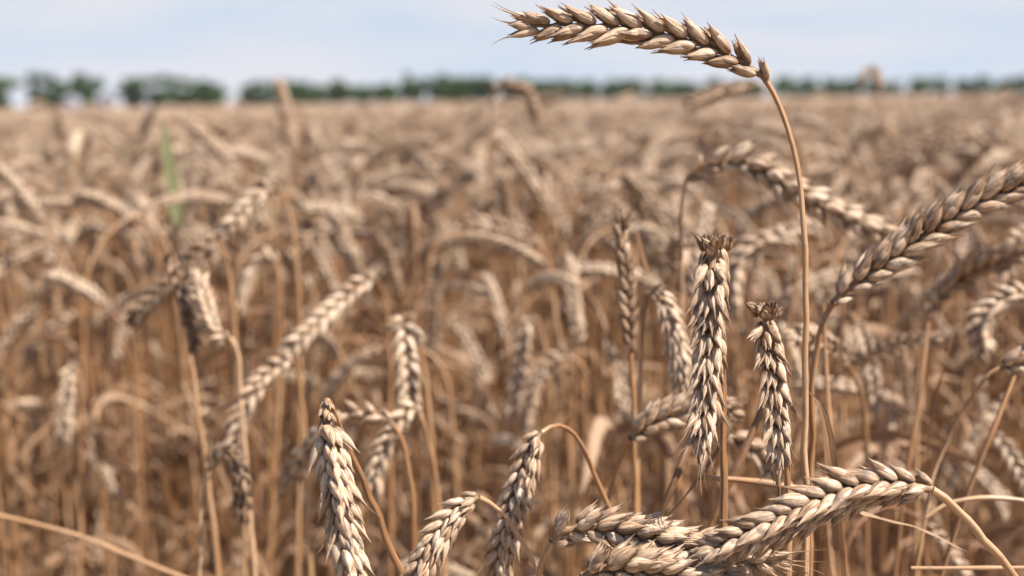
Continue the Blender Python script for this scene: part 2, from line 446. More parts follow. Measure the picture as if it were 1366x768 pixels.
def tree_variant(seed, narrow=False):
    """unit tree, 1 m tall, crown about 1 m wide"""
    r = np.random.default_rng(seed)
    tr = Geo()
    h = .62
    zz = np.linspace(0, h, 7)
    path = np.stack([np.sin(zz * 7 + seed) * .012, np.cos(zz * 6 + seed) * .012, zz], 1)
    tube(tr, path, np.linspace(.030, .010, 7), 7, .4)
    for k in range(6):
        a = r.uniform(0, 6.28); z0 = r.uniform(.22, .5)
        e = np.array([math.cos(a) * .25, math.sin(a) * .25, z0 + r.uniform(.12, .3)])
        b = np.array([0, 0, z0])
        if narrow: e[:2] *= .3
        tube(tr, np.array([b, b * .5 + e * .5 + [0, 0, .02], e]), [.012, .008, .003], 5, .4)
    cr = Geo()
    nl = 16
    lobes = []
    for k in range(nl):
        a = r.uniform(0, 6.28); z = r.uniform(.06, .86)
        rad = (.34 if not narrow else .10) * math.sin(min(1, (z - .05) / .95) * math.pi) ** .6 * r.uniform(.4, 1.0)
        lobes.append((math.cos(a) * rad, math.sin(a) * rad, z, r.uniform(.09, .17) * (.5 if narrow else 1), r.uniform(.1, .9)))
    pts, tones = [], []
    for (x, y, z, rr, tn) in lobes:
        n = 230
        q = r.normal(size=(n, 3)); q = unit(q) * (r.uniform(.35, 1.05, (n, 1)))
        pts.append(q * rr * np.array([1.15, 1.15, .9]) + [x, y, z]); tones.append(np.clip(tn + r.normal(0, .2, n), 0, 1))
    pts = np.vstack(pts); tones = np.concatenate(tones)
    n = len(pts)
    a = unit(r.normal(size=(n, 3))); b = unit(np.cross(a, r.normal(size=(n, 3))))
    sz = r.uniform(.03, .065, (n, 1))
    quad = np.stack([pts - a * sz, pts + b * sz * .7, pts + a * sz, pts - b * sz * .7], 1).reshape(-1, 3)
    cr.raw(quad, np.arange(n * 4).reshape(n, 4), np.stack([np.zeros(n * 4), np.zeros(n * 4), np.repeat(tones, 4)], 1))
    return (make_mesh('trunk', *tr.arrays(), M_BARK), make_mesh('crown', *cr.arrays(), M_FOL))
TREES = [tree_variant(s) for s in (3, 8, 15, 21)] + [tree_variant(40, True)]
def horizon_y(px): return 133.5 + (683 - px) * math.tan(-ROLL)
rt = random.Random(5)
HEDGE = [(338 + 20.5 * k + (k * 37 % 11) - 5, None, 26, 0, None) for k in range(51)]
TREE_SPOTS = [  # photo x, top y, width px, distance, label
    (6, 108, 62, 330, 'rounded dark green tree at the very edge of the treeline'),
    (54, 104, 52, 330, 'dark green tree beside a pale shed, behind a blurred wheat ear'),
    (82, 112, 34, 345, 'low mid-green tree between two taller dark trees'),
    (114, 100, 54, 330, 'tall dark tree just before the bright gap in the treeline'),
    (180, 108, 50, 335, 'dark tree that starts the clump right after the bright gap'),
    (212, 106, 50, 335, 'mid-green tree second in the clump after the bright gap'),
    (240, 110, 44, 350, 'yellowish green tree in the middle of the long clump'),
    (264, 111, 40, 340, 'olive green tree third from the end of the long clump'),
    (288, 113, 40, 335, 'dark tree that ends the long clump before the wide sky gap'),
    (346, 111, 40, 360, 'greyish green tree just after the wide sky gap'),
    (376, 113, 36, 380, 'low green tree behind the ear that stands up against the horizon'),
    (402, 113, 36, 380, 'light green tree beside the ear standing against the horizon'),
    (428, 115, 32, 390, 'small hedge tree with a flat top in the low stretch'),
    (452, 114, 34, 390, 'rounded bright green tree in the low stretch'),
    (484, 115, 34, 390, 'yellow-green low tree in the low stretch'),
    (512, 114, 32, 385, 'dark small tree that ends the low stretch at a narrow gap'),
    (543, 99, 14, 380, 'slender column-shaped tree rising above its neighbours'),
    (556, 111, 36, 380, 'dark green tree at the foot of the slender one'),
    (584, 102, 52, 380, 'broad bright green tree, the fullest near the middle'),
    (616, 108, 44, 385, 'bluish green tree next to the broad bright one'),
    (645, 110, 40, 390, 'dark tree behind the brown arched ear on the horizon'),
    (690, 108, 44, 400, 'tree behind the bend of the brown arched ear'),
    (722, 110, 40, 420, 'green tree with a domed top under the long arching ear'),
    (752, 110, 40, 430, 'twin-lobed tree beneath the tip half of the arching ear'),
    (785, 112, 38, 450, 'low dark tree below the middle of the arching ear'),
    (815, 111, 36, 470, 'small tree beneath the base half of the arching ear'),
    (845, 112, 36, 490, 'small rounded tree beyond the drooping brown ear tip'),
    (878, 112, 34, 520, 'tiny tree partly behind the brown ear on the horizon'),
    (915, 112, 34, 540, 'tiny tree behind the brown ear lying on the horizon'),
    (950, 111, 32, 560, 'tiny tree above the brown ear lying on the horizon'),
    (985, 110, 32, 580, 'tiny tree just before the neck of the arching stalk'),
    (1045, 109, 32, 600, 'tiny bluish tree just after the neck of the arching stalk'),
    (1078, 110, 30, 620, 'low bluish tree in the distant hedge line'),
    (1110, 104, 30, 640, 'peaked tree standing higher than the distant hedge line'),
    (1140, 109, 30, 650, 'low tree beside the peaked one in the distant hedge line'),
    (1172, 110, 28, 660, 'low tree behind a lone pale ear above the horizon'),
    (1225, 106, 36, 680, 'dark low tree after the lone pale ear'),
    (1252, 108, 30, 690, 'faint low tree next in the distant hedge line'),
    (1285, 107, 32, 700, 'domed low tree in the distant hedge line'),
    (1312, 106, 30, 700, 'low tree third from the end of the distant hedge line'),
    (1340, 107, 30, 710, 'low tree second from the end of the distant hedge line'),
    (1364, 106, 34, 720, 'low tree cut by the picture edge in the distant hedge line'),
]
HEDGE_LABEL = 'low hedge tree filling the soft green line between the taller trees'
for (px, ty, wpx, d, lab) in TREE_SPOTS + HEDGE:
    if lab is None:
        if 524 < px < 540: continue
        d = float(np.interp(px, [340, 700, 1366], [430, 470, 780])); lab = HEDGE_LABEL
        ty = horizon_y(px) - float(np.interp(px, [340, 700, 1366], [19, 18, 11])) * rt.uniform(.8, 1.25); wpx = rt.uniform(26, 40)
    b = P(px, horizon_y(px), d); hz = CAM_H + (horizon_y(px) - ty + rt.uniform(1, 7)) / FPX * d * 1.06
    root = empty('tree', (b[0], b[1], 0)); root.rotation_euler = (0, 0, rt.uniform(0, 6.28))
    wm = wpx / FPX * d * 1.1
    root.scale = (wm, wm, hz) if wpx > 20 else (wm * 3.2, wm * 3.2, hz)
    tag(root, lab, 'tree', 'trees along the horizon' if lab != HEDGE_LABEL else 'low hedge trees along the horizon')
    mt, mc = TREES[rt.randrange(4)] if wpx > 20 else TREES[4]
    for nm, me in (('trunk', mt), ('crown', mc)):
        o = bpy.data.objects.new(nm, me); COL.objects.link(o); o.parent = root
M_WHITE = plain_material('white_sheet', (.42, .42, .46), .5)
M_ROOFW = plain_material('pale_roof', (.36, .37, .42), .5)
def shed(px, d, wm, hm, rise, lab):
    b = P(px, horizon_y(px), d)
    root = empty('shed', (b[0], b[1], 0)); tag(root, lab, 'shed', 'pale sheds by the treeline')
    g = Geo(); a, e = wm / 2, wm * .7
    loop = np.array([[-a, -e], [a, -e], [a, e], [-a, e]])
    g.grid(np.stack([np.c_[loop, np.zeros(4)], np.c_[loop, np.full(4, hm)]]), 0, 0, 0, wrap=True)
    link('wall', g, M_WHITE, root)
    g = Geo(); o_ = .25
    sec = np.array([[-a - o_, hm - .1], [0, hm + rise], [a + o_, hm - .1], [a + o_, hm - .22], [0, hm + rise - .12], [-a - o_, hm - .22]])
    g.grid(np.stack([np.c_[sec[:, 0], np.full(6, y), sec[:, 1]] for y in (-e - o_, e + o_)]), 0, 0, 0, wrap=True)
    g.grid(np.array([[[-a, -e + .003, hm - .15], [a, -e + .003, hm - .15]], [[-.01, -e + .003, hm + rise - .1], [.01, -e + .003, hm + rise - .1]]]), 0, 0, 0)
    link('roof', g, M_ROOFW, root)
    g = Geo(); g.grid(np.array([[[-.8, -e - .03, 0], [.8, -e - .03, 0]], [[-.8, -e - .03, 2.0], [.8, -e - .03, 2.0]]]), 0, 0, 0)
    link('door', g, M_ROOFW, root)
shed(95, 300, 3.6, 2.0, .8, 'low white shed between two dark trees on the horizon')
shed(149, 300, 3.8, 2.6, .9, 'white shed filling the bright gap in the treeline')

# ------------------------------------------------------------------ hand placed stalks
GROUP = 'wheat stalks in the field'
EAR_POLYS = []      # (pixel polyline, depth, half width px) kept clear of nearer filler stalks
VIEW = CR @ np.array([0, 0, -1.0])
def hero(stem, ear, label, n=19, size=1.0, tw=0, tone=.35, stone=.35, tilt=20, awns=((0, .85, .3, 2.6), (.85, 1, .6, 5)), open_=.5, base_brown=0.0,
         rad=1.25, lod='hero', seed=0, leaf=None, keep=True, neck=0, tone2=None, slen=.86):
    rng = np.random.default_rng(seed * 7 + 11)
    ep = spline([P(*q) for q in ear], .0012)
    sc = [P(*q) for q in stem]
    lo = sc[0]
    sl = sc[1] - sc[0]; sl = sl / max(sl[2], .02) if sl[2] > 0 else np.zeros(3)
    sl = np.clip(sl, -.45, .45)
    g1 = lo - np.array([sl[0], sl[1], 1]) * min(.25, lo[2] * .4)
    g0 = np.array([g1[0] - sl[0] * .12, g1[1] - sl[1] * .12, 0])
    fine = spline(sc + [ep[0]], .004)
    low = spline([g0, g1, lo], .05)
    sp = np.vstack([low[:-1], fine])
    base = g0
    root = empty('wheat_stalk', base)
    tag(root, label, 'wheat stalk', GROUP)
    g = Geo()
    t = np.linspace(0, 1, len(sp))
    sp = sp + np.stack([np.interp(t, np.linspace(0, 1, 22), rng.normal(0, .00032, 22)) * np.clip((1 - t) * 12, 0, 1) for _ in range(3)], 1)
    rr = np.interp(t, [0, .6, 1], [1.7, 1.2, .92]) * rad / 1.25 * MM * (1 + np.interp(t, np.linspace(0, 1, 160), rng.normal(0, .05, 160)))
    dist_end = np.linalg.norm(sp - ep[0], axis=1)
    rr = rr * (1 + .28 * np.exp(-(dist_end / .0035) ** 2))
    tube(g, sp, rr, 12, stone)
    link('stem', g, M_STEM, root, base)
    t0 = unit(ep[1] - ep[0])
    vd = unit(ep[len(ep) // 2] - np.array([0, 0, CAM_H]))
    s_img = unit(np.cross(vd, t0))
    vperp = unit(vd - t0 * np.dot(vd, t0))
    a = math.radians(tw)
    s0 = s_img * math.cos(a) + vperp * math.sin(a)
    rach, spk = build_ear(ep, s0, rng, lod, n, size, tilt, tone, awns, open_, base_brown, neck, tone2, slen)
    eo = link('ear', rach, M_HUSK, root, base)
    for q in spk: link('spikelet', q, M_HUSK, eo, base)
    if leaf:
        lg = Geo(); leaf_ribbon(lg, [P(*q) for q in leaf[0]], leaf[1], leaf[2])
        link('leaf', lg, M_LEAF, root, base)
    if keep:
        x, y, d = project(ep)
        EAR_POLYS.append((np.stack([x, y], 1), d.min(), 7 * MM * size / d.mean() * FPX))
    return root

def leaf_ribbon(g, ctrl, width, tone, fold=.35, twist=0.6, n=None, s0=None):
    p = spline(ctrl, .006) if n is None else n
    T, S, B = frames(p, np.array([.7, .5, .2]) if s0 is None else s0)
    t = np.linspace(0, 1, len(p))
    w = width * np.interp(t, [0, .12, .5, .85, 1], [.55, .95, 1, .55, .04])
    a = twist * np.sin(t * 5.0) + twist * 2 * t
    lat = S * np.cos(a)[:, None] + B * np.sin(a)[:, None]
    nr = -S * np.sin(a)[:, None] + B * np.cos(a)[:, None]
    v = np.linspace(-1, 1, 5)
    pts = p[:, None] + (w[:, None] / 2 * v[None])[..., None] * lat[:, None] + (w[:, None] / 2 * fold * np.abs(v)[None] * (1 + .4 * np.sin(t * 23)[:, None]))[..., None] * nr[:, None]
    g.grid(pts, t[:, None], v[None], tone)

def straw(ctrl, label, rad=1.1, tone=.3, name='loose_straw'):
    sp = spline([P(*q) for q in ctrl], .004)
    g = Geo(); r_ = np.full(len(sp), rad * MM)
    k = len(sp) // 2
    r_ = r_ * (1 + .35 * np.exp(-((np.arange(len(sp)) - k) / 1.6) ** 2))
    tube(g, sp, r_, 10, tone)
    base = sp[0]
    o = link(name, g, M_STEM, None, base, base)
    tag(o, label, 'straw', 'loose straws among the stalks')
    return o

exec_heroes = True
# the long arching ear against the sky
hero([(1074, 800, .425), (1073, 640, .425), (1074, 480, .423), (1073, 330, .42), (1066, 235, .42), (1049, 165, .42), (1035, 130, .42)],
     [(1023, 109, .42), (1008, 95, .42), (966, 72, .42), (915, 54, .42), (860, 42, .42), (790, 34, .42), (735, 34, .42), (694, 38, .42)],
     'tallest wheat stalk, its sharp pale ear arching sideways against the sky', n=22, size=.94, slen=1.03, tw=8, tone=.30, stone=.30, tilt=17, seed=1, rad=1.0,
     awns=((.9, 1, 1, 9), (0, .9, .4, 3)), open_=.45)
# two sharp ears hanging towards the camera
hero([(966, 800, .452), (965, 640, .45), (962, 470, .448), (960, 375, .446), (958, 345, .444)],
     [(957, 334, .441), (955, 323, .434), (952, 328, .426), (950, 350, .421), (947, 420, .418), (944, 490, .416), (939, 560, .414), (934, 612, .412)],
     'bigger of two sharp ears hanging straight down, with a brown frayed crown', n=26, size=1.0, tw=82, tone=.28, stone=.55, tilt=27, seed=2,
     awns=((0, .35, .3, 2.5), (.35, .7, .25, 5), (.7, 1, .8, 8)), open_=.95, base_brown=.4)
hero([(1052, 800, .462), (1050, 640, .46), (1040, 500, .455), (1030, 440, .45)],
     [(1027, 424, .447), (1023, 411, .44), (1021, 416, .432), (1022, 440, .428), (1030, 490, .425), (1036, 560, .422), (1040, 632, .42)],
     'smaller sharp hanging ear beside the tall arching stem, crown of brown stubs', n=23, size=.92, tw=76, tone=.30, stone=.5, tilt=26, seed=3,
     awns=((0, .5, .3, 2.5), (.5, 1, .6, 8)), open_=.9, base_brown=.48)
# pinched-neck ear low in front
hero([(560, 830, .47), (530, 750, .465), (487, 650, .455), (455, 575, .445), (444, 545, .438), (440, 538, .435)],
     [(437, 534, .432), (435, 545, .427), (436, 560, .423), (440, 590, .42), (447, 640, .416), (457, 700, .413), (468, 760, .41), (476, 810, .41)],
     'sharp drooping ear on a pinched grey neck, its orange stem slanting behind', n=25, size=1.02, tw=60, tone=.28, stone=.7, tilt=16, neck=.17, seed=4,
     awns=((.4, 1, .25, 7),), open_=.35)
# ear pointing up to the picture edge
hero([(1078, 800, .50), (1082, 620, .497), (1085, 500, .493), (1097, 430, .49)],
     [(1111, 404, .488), (1130, 385, .488), (1180, 350, .486), (1240, 308, .484), (1300, 272, .482), (1360, 247, .48), (1410, 228, .48)],
     'tan ear slanting up to the picture edge, in shade along its underside', n=24, size=1.16, slen=1.0, tw=14, tone=.34, stone=.45, tilt=17, seed=5, open_=.3)
# plump ear lower down and the two under it
hero([(1420, 860, .42), (1375, 800, .415), (1335, 745, .41), (1290, 692, .405), (1258, 662, .40)],
     [(1243, 653, .40), (1215, 648, .40), (1160, 650, .40), (1100, 668, .40), (1040, 695, .40), (985, 720, .402), (945, 736, .404)],
     'plump pale ear lying sideways on a thick bent stem, lower corner of the field', n=26, size=1.06, tw=38, tone=.33, stone=.12, tilt=21, seed=6, rad=1.4, open_=.6)
hero([(712, 900, .43), (716, 800, .425), (721, 760, .42), (728, 738, .418)],
     [(737, 722, .417), (752, 708, .416), (800, 702, .416), (860, 712, .416), (920, 728, .418), (985, 742, .42), (1040, 748, .422)],
     'spiky pale ear lying level, its tip passing behind the plump ear', n=24, size=1.02, tw=28, tone=.30, stone=.3, tilt=25, seed=7,
     awns=((.5, 1, .4, 6), (.9, 1, 1, 10)), open_=.75)
hero([(748, 900, .405), (752, 830, .405), (762, 790, .405)],
     [(775, 768, .405), (800, 758, .405), (850, 757, .405), (910, 766, .407), (970, 778, .41)],
     'pale ear half cut by the bottom edge, right beneath the spiky level ear', n=17, size=1.08, tw=30, tone=.32, stone=.3, tilt=24, seed=8, open_=.7)
# arched stem and hanging ear
hero([(860, 900, .50), (830, 720, .50), (806, 662, .495), (783, 606, .49), (757, 573, .485), (738, 567, .48)],
     [(722, 577, .477), (714, 590, .475), (703, 620, .474), (690, 655, .472), (678, 700, .47), (668, 750, .47), (664, 790, .47)],
     'drooping ear under a thin looped stem like a shepherd crook', n=21, size=.90, tw=45, tone=.30, stone=.3, tilt=17, open_=.35, seed=9, rad=1.0)
hero([(760, 860, .46), (725, 780, .46), (700, 728, .457), (672, 688, .455), (650, 668, .453)],
     [(639, 663, .452), (622, 672, .45), (600, 695, .448), (578, 728, .446), (560, 765, .445), (548, 800, .445)],
     'small pale ear bent over at a kinked neck, cut by the bottom edge', n=17, size=.86, tw=50, tone=.26, stone=.25, tilt=17, open_=.3, seed=10, rad=.9)
# behind the two hanging ears
hero([(790, 900, .55), (800, 720, .545), (815, 650, .54), (832, 600, .535)],
     [(842, 584, .53), (862, 566, .53), (895, 552, .53), (930, 545, .53), (975, 548, .53)],
     'plump yellowish ear crossing behind the bigger hanging ear', n=17, size=1.1, tw=20, tone=.38, stone=.55, tilt=19, seed=11)
hero([(940, 900, .57), (950, 720, .57), (955, 620, .565), (962, 590, .56)],
     [(970, 580, .56), (990, 588, .56), (1012, 605, .56), (1035, 640, .56), (1050, 690, .565)],
     'pale ear tucked behind the lower tip of the smaller hanging ear', n=16, size=.95, tw=20, tone=.34, seed=12)
hero([(846, 900, .57), (848, 700, .57), (845, 560, .57), (842, 490, .57)],
     [(841, 470, .57), (838, 420, .57), (834, 360, .57), (829, 310, .57), (829, 286, .57)],
     'slim brown ear standing upright with a bent tip bristle', n=20, size=.78, tw=10, tone=.58, stone=.5, tilt=13, seed=13, awns=((.9, 1, .8, 6),), open_=.2)
hero([(848, 900, .585), (850, 700, .585), (852, 560, .585), (856, 440, .58), (860, 405, .58)],
     [(864, 392, .578), (875, 392, .575), (888, 410, .573), (899, 450, .572), (906, 490, .572), (908, 525, .572)],
     'bleached drooping ear on a pale stem, right by the slim brown upright one', n=18, size=.98, tw=70, tone=.20, stone=.05, tilt=22, seed=14, open_=.8)
# big soft ears on the right
hero([(908, 900, .66), (905, 640, .66), (908, 440, .655), (908, 330, .65), (909, 270, .645)],
     [(916, 240, .64), (940, 221, .635), (980, 214, .63), (1015, 226, .625), (1050, 248, .62), (1100, 276, .62), (1155, 300, .62), (1195, 316, .62)],
     'long soft ear arching sideways behind the tall stem, pale above and brown below', n=22, size=1.2, tw=12, tone=.24, stone=.2, tilt=20, seed=15)
hero([(1225, 900, .72), (1222, 640, .72), (1225, 500, .715), (1232, 440, .71)],
     [(1240, 415, .70), (1258, 390, .70), (1290, 362, .69), (1330, 345, .68), (1375, 330, .675)],
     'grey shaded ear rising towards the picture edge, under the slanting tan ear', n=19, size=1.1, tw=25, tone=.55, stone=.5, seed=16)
hero([(1420, 900, .66), (1425, 600, .66), (1415, 470, .655), (1398, 410, .65)],
     [(1385, 398, .65), (1360, 396, .65), (1330, 408, .65), (1310, 432, .65), (1312, 470, .65)],
     'curled pale ear by the picture edge, beneath the grey shaded ear', n=18, size=1.1, tw=40, tone=.26, seed=17)
hero([(1210, 900, .54), (1232, 700, .54), (1255, 610, .54), (1290, 540, .535), (1318, 500, .53)],
     [(1334, 490, .53), (1352, 485, .53), (1385, 492, .53), (1420, 510, .53)],
     'ear at the picture edge whose thin stem curves up in a long bow', n=16, size=.95, tw=20, tone=.32, stone=.4, seed=18, rad=.9)
hero([(1432, 900, .75), (1430, 500, .75), (1420, 360, .745), (1400, 320, .74)],
     [(1392, 312, .74), (1370, 312, .735), (1350, 330, .73), (1344, 355, .73), (1346, 385, .73)],
     'dark curled ear at the picture edge, just under the tip of the slanting tan ear', n=17, size=1.0, tw=30, tone=.5, seed=19)
hero([(1045, 900, .80), (1050, 600, .80), (1054, 420, .80), (1066, 345, .80)],
     [(1064, 330, .80), (1040, 320, .80), (1005, 328, .80), (985, 350, .80), (978, 385, .80), (980, 420, .80)],
     'soft pale ear curling over just past the tall stem, above the small hanging ear', n=18, size=1.1, tw=40, tone=.25, seed=20)
hero([(1130, 900, .85), (1126, 600, .85), (1120, 380, .85), (1112, 330, .85)],
     [(1105, 318, .85), (1080, 306, .85), (1050, 310, .85), (1020, 325, .85), (1000, 350, .85)],
     'soft ear drooping level across the tall stem, below the long arching soft ear', n=18, size=1.1, tw=20, tone=.3, seed=21)
# left and centre, softer
hero([(586, 900, .72), (580, 700, .72), (570, 520, .72), (556, 440, .715)],
     [(548, 424, .71), (541, 424, .70), (540, 445, .695), (544, 490, .69), (547, 530, .69), (548, 555, .69)],
     'soft ear hanging straight down in the middle, broad with a rusty top', n=19, size=1.12, tw=80, tone=.22, tilt=26, seed=22, open_=.9, base_brown=.4)
hero([(588, 900, .66), (592, 760, .66), (585, 660, .66), (572, 590, .655), (563, 560, .65)],
     [(558, 548, .65), (550, 546, .645), (535, 560, .64), (517, 590, .64), (503, 625, .64), (500, 660, .64)],
     'soft ear drooping just beneath the broad one with the rusty top', n=18, size=1.0, tw=60, tone=.22, seed=23, open_=.7)
hero([(556, 900, .60), (552, 760, .60), (550, 660, .60), (540, 600, .60), (530, 575, .60)],
     [(522, 564, .60), (505, 556, .60), (480, 552, .605), (455, 560, .61), (430, 580, .62), (400, 615, .63), (375, 655, .64)],
     'soft ear bending over behind the pinched-neck ear, grey towards its tip', n=20, size=1.0, tw=20, tone=.36, stone=.5, seed=24)
hero([(520, 900, .80), (522, 640, .80), (520, 460, .80), (512, 390, .80)],
     [(500, 372, .795), (484, 378, .79), (460, 398, .785), (435, 420, .78), (408, 445, .775), (382, 470, .77)],
     'pale ear slanting down in the left half, upper of two that line up', n=19, size=1.15, tw=10, tone=.22, seed=25)
hero([(420, 900, .72), (412, 700, .72), (405, 560, .72), (398, 500, .72)],
     [(390, 482, .715), (375, 486, .71), (350, 506, .705), (332, 530, .70), (318, 565, .70), (308, 600, .70)],
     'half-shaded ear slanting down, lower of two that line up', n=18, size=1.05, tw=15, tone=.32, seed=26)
hero([(395, 900, .85), (400, 600, .85), (398, 380, .85), (385, 280, .85)],
     [(372, 256, .845), (355, 250, .84), (335, 268, .835), (312, 295, .83), (285, 322, .83), (262, 345, .83)],
     'pale ear slanting down high in the left half, over a dark grey one', n=19, size=1.1, tw=15, tone=.24, seed=27)
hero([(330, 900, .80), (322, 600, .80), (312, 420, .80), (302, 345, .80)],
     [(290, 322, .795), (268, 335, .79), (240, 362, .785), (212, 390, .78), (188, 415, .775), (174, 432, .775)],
     'shaded ear painted dark grey, slanting down to a point, beneath the high pale one', n=19, size=1.1, tw=15, tone=1.0, seed=28)  # shade on this ear is put into its dark husk tone
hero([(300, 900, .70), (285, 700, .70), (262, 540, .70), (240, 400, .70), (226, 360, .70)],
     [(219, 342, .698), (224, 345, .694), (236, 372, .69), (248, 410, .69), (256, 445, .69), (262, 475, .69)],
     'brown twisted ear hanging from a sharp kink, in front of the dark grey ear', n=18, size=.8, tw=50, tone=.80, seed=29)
hero([(350, 900, .68), (330, 640, .68), (322, 540, .68), (315, 465, .68)],
     [(306, 450, .68), (294, 449, .68), (280, 430, .68), (268, 395, .68), (262, 366, .685)],
     'pale ear curving up against the brown twisted one', n=17, size=.95, tw=50, tone=.2, stone=.1, seed=30)
hero([(266, 900, .62), (266, 760, .62), (267, 680, .62), (272, 640, .62)],
     [(277, 626, .62), (288, 610, .618), (300, 600, .616), (312, 610, .614), (322, 640, .612), (324, 690, .612)],
     'white-topped ear on a thin pale stem, its hanging half burnt brown', n=17, size=.82, tw=60, tone=.12, tone2=1.35, stone=.05, seed=31, rad=.8)
hero([(350, 900, .95), (366, 640, .95), (376, 460, .95), (374, 380, .95)],
     [(368, 350, .95), (356, 342, .95), (340, 355, .95), (328, 380, .95), (320, 410, .95)],
     'short pale ear hanging between the two slanting pairs', n=17, size=1.05, tw=50, tone=.2, seed=32)
hero([(108, 900, .90), (107, 700, .90), (108, 560, .90), (106, 505, .90)],
     [(102, 490, .90), (96, 492, .895), (90, 520, .89), (86, 555, .89), (84, 590, .89)],
     'lone pale ear hanging in the blurred lower left of the field', n=17, size=1.0, tw=70, tone=.14, seed=33)
hero([(735, 900, .95), (738, 700, .95), (735, 520, .95), (725, 450, .95)],
     [(718, 432, .95), (708, 428, .945), (700, 445, .94), (694, 490, .94), (688, 530, .94), (684, 560, .94)],
     'blurred ear hanging down in the centre, left of the looped stem', n=18, size=1.15, tw=75, tone=.24, seed=34, open_=.8)
hero([(860, 900, .90), (835, 700, .90), (810, 580, .90), (786, 505, .90), (772, 482, .90)],
     [(760, 476, .90), (742, 478, .90), (722, 500, .90), (708, 535, .90), (700, 575, .90)],
     'blurred ear arched over above the looped stem, dark underneath', n=18, size=1.0, tw=30, tone=.42, seed=35)
hero([(820, 900, 1.1), (790, 600, 1.1), (770, 430, 1.1), (752, 340, 1.1), (742, 305, 1.1)],
     [(734, 290, 1.1), (722, 265, 1.1), (705, 235, 1.1), (685, 208, 1.1), (662, 180, 1.1)],
     'blurred straight ear leaning with its tip up, in the centre of the field', n=18, size=1.15, tw=30, tone=.24, seed=36, tilt=15)
hero([(770, 900, .92), (760, 600, .92), (742, 420, .92), (728, 340, .92)],
     [(718, 326, .92), (700, 316, .92), (670, 304, .92), (640, 296, .92), (615, 298, .92)],
     'dark-bellied ear lying level below the straight leaning one', n=18, size=1.0, tw=20, tone=.5, seed=37)
hero([(640, 900, 1.4), (632, 600, 1.4), (560, 300, 1.4), (380, 260, 1.4), (330, 236, 1.4)],
     [(316, 224, 1.4), (302, 210, 1.4), (282, 190, 1.4), (262, 172, 1.4), (240, 154, 1.4)],
     'blurred ear leaning with its tip towards a green blade, near the horizon', n=18, size=1.25, tw=30, tone=.24, seed=38, tilt=15, keep=False)
hero([(396, 900, 1.5), (394, 500, 1.5), (391, 300, 1.5), (390, 230, 1.5)],
     [(389, 205, 1.5), (386, 180, 1.5), (381, 150, 1.5), (376, 122, 1.5), (374, 108, 1.5)],
     'blurred ear standing upright and crossing the treeline', n=19, size=1.3, tw=30, tone=.36, seed=39, tilt=14, keep=False)
hero([(656, 900, 1.3), (654, 500, 1.3), (652, 300, 1.3), (652, 190, 1.3), (655, 150, 1.3)],
     [(658, 128, 1.3), (664, 116, 1.3), (680, 114, 1.3), (700, 122, 1.3), (712, 140, 1.3), (716, 162, 1.3)],
     'brown blurred ear arched over against the treeline in the middle', n=18, size=1.1, tw=30, tone=.55, stone=.8, seed=40, keep=False)
hero([(1120, 900, 1.0), (1105, 500, 1.0), (1080, 250, 1.0), (1040, 140, 1.0), (1022, 118, 1.0)],
     [(1008, 112, 1.0), (985, 117, 1.0), (960, 124, 1.0), (935, 133, 1.0), (918, 140, 1.0)],
     'brown ear lying level on the horizon just under the arching ear', n=18, size=1.0, tw=30, tone=.66, stone=.7, seed=41, keep=False)
hero([(1186, 900, 1.6), (1184, 500, 1.6), (1180, 250, 1.6), (1176, 150, 1.6)],
     [(1174, 122, 1.6), (1172, 108, 1.6), (1166, 96, 1.6), (1156, 98, 1.6), (1148, 112, 1.6)],
     'lone faint ear poking above the horizon on the right', n=16, size=1.0, tw=30, tone=.3, seed=42, keep=False)
hero([(1270, 900, 1.2), (1290, 500, 1.2), (1310, 300, 1.2), (1312, 230, 1.2), (1300, 190, 1.2)],
     [(1288, 178, 1.2), (1262, 180, 1.2), (1230, 192, 1.2), (1198, 206, 1.2), (1165, 220, 1.2)],
     'dark blurred ear slanting down below the horizon, over the slanting tan ear', n=18, size=1.1, tw=20, tone=.62, seed=43, keep=False)

# loose straws and leaves crossing the picture
straw([(-40, 678, .68), (40, 697, .68), (110, 716, .675), (170, 740, .67), (250, 772, .665), (330, 800, .66)], 'thick pale straw lying aslant across the lower corner of the field', rad=1.1, tone=.2)
straw([(1215, 757, .46), (1290, 757, .46), (1400, 756, .46)], 'thin pale straw lying level by the lower picture edge', rad=.6, tone=.05)
straw([(1235, 690, .50), (1262, 672, .50), (1300, 664, .50), (1340, 664, .50), (1400, 672, .50)], 'thin arched straw above the thick bent stem', rad=.7, tone=.1)
straw([(930, 636, .47), (990, 640, .47), (1050, 648, .47), (1100, 660, .47)], 'grey straw lying level behind the tips of the two hanging ears', rad=1.0, tone=.3)
straw([(930, 760, .50), (952, 690, .50), (975, 640, .50), (1010, 560, .505), (1030, 500, .51)], 'brown bent straw slanting up between the two hanging ears', rad=1.3, tone=.8)
straw([(880, 690, .47), (900, 640, .47), (918, 590, .475), (926, 540, .48)], 'speckled dark straw leaning behind the tip of the bigger hanging ear', rad=1.1, tone=.9)
straw([(1130, 770, .55), (1122, 700, .55), (1110, 600, .55), (1100, 450, .56), (1098, 405, .56)], 'ragged tan straw standing close beside the tall arching stem', rad=.8, tone=.6)
straw([(1190, 800, .62), (1208, 640, .62), (1228, 520, .62), (1238, 430, .63)], 'thin brown straw leaning below the slanting tan ear', rad=.9, tone=.75)
straw([(1255, 768, .52), (1290, 660, .52), (1330, 560, .525), (1366, 470, .53), (1400, 400, .53)], 'long straw leaning towards the picture edge under the bowed stem', rad=.85, tone=.7)
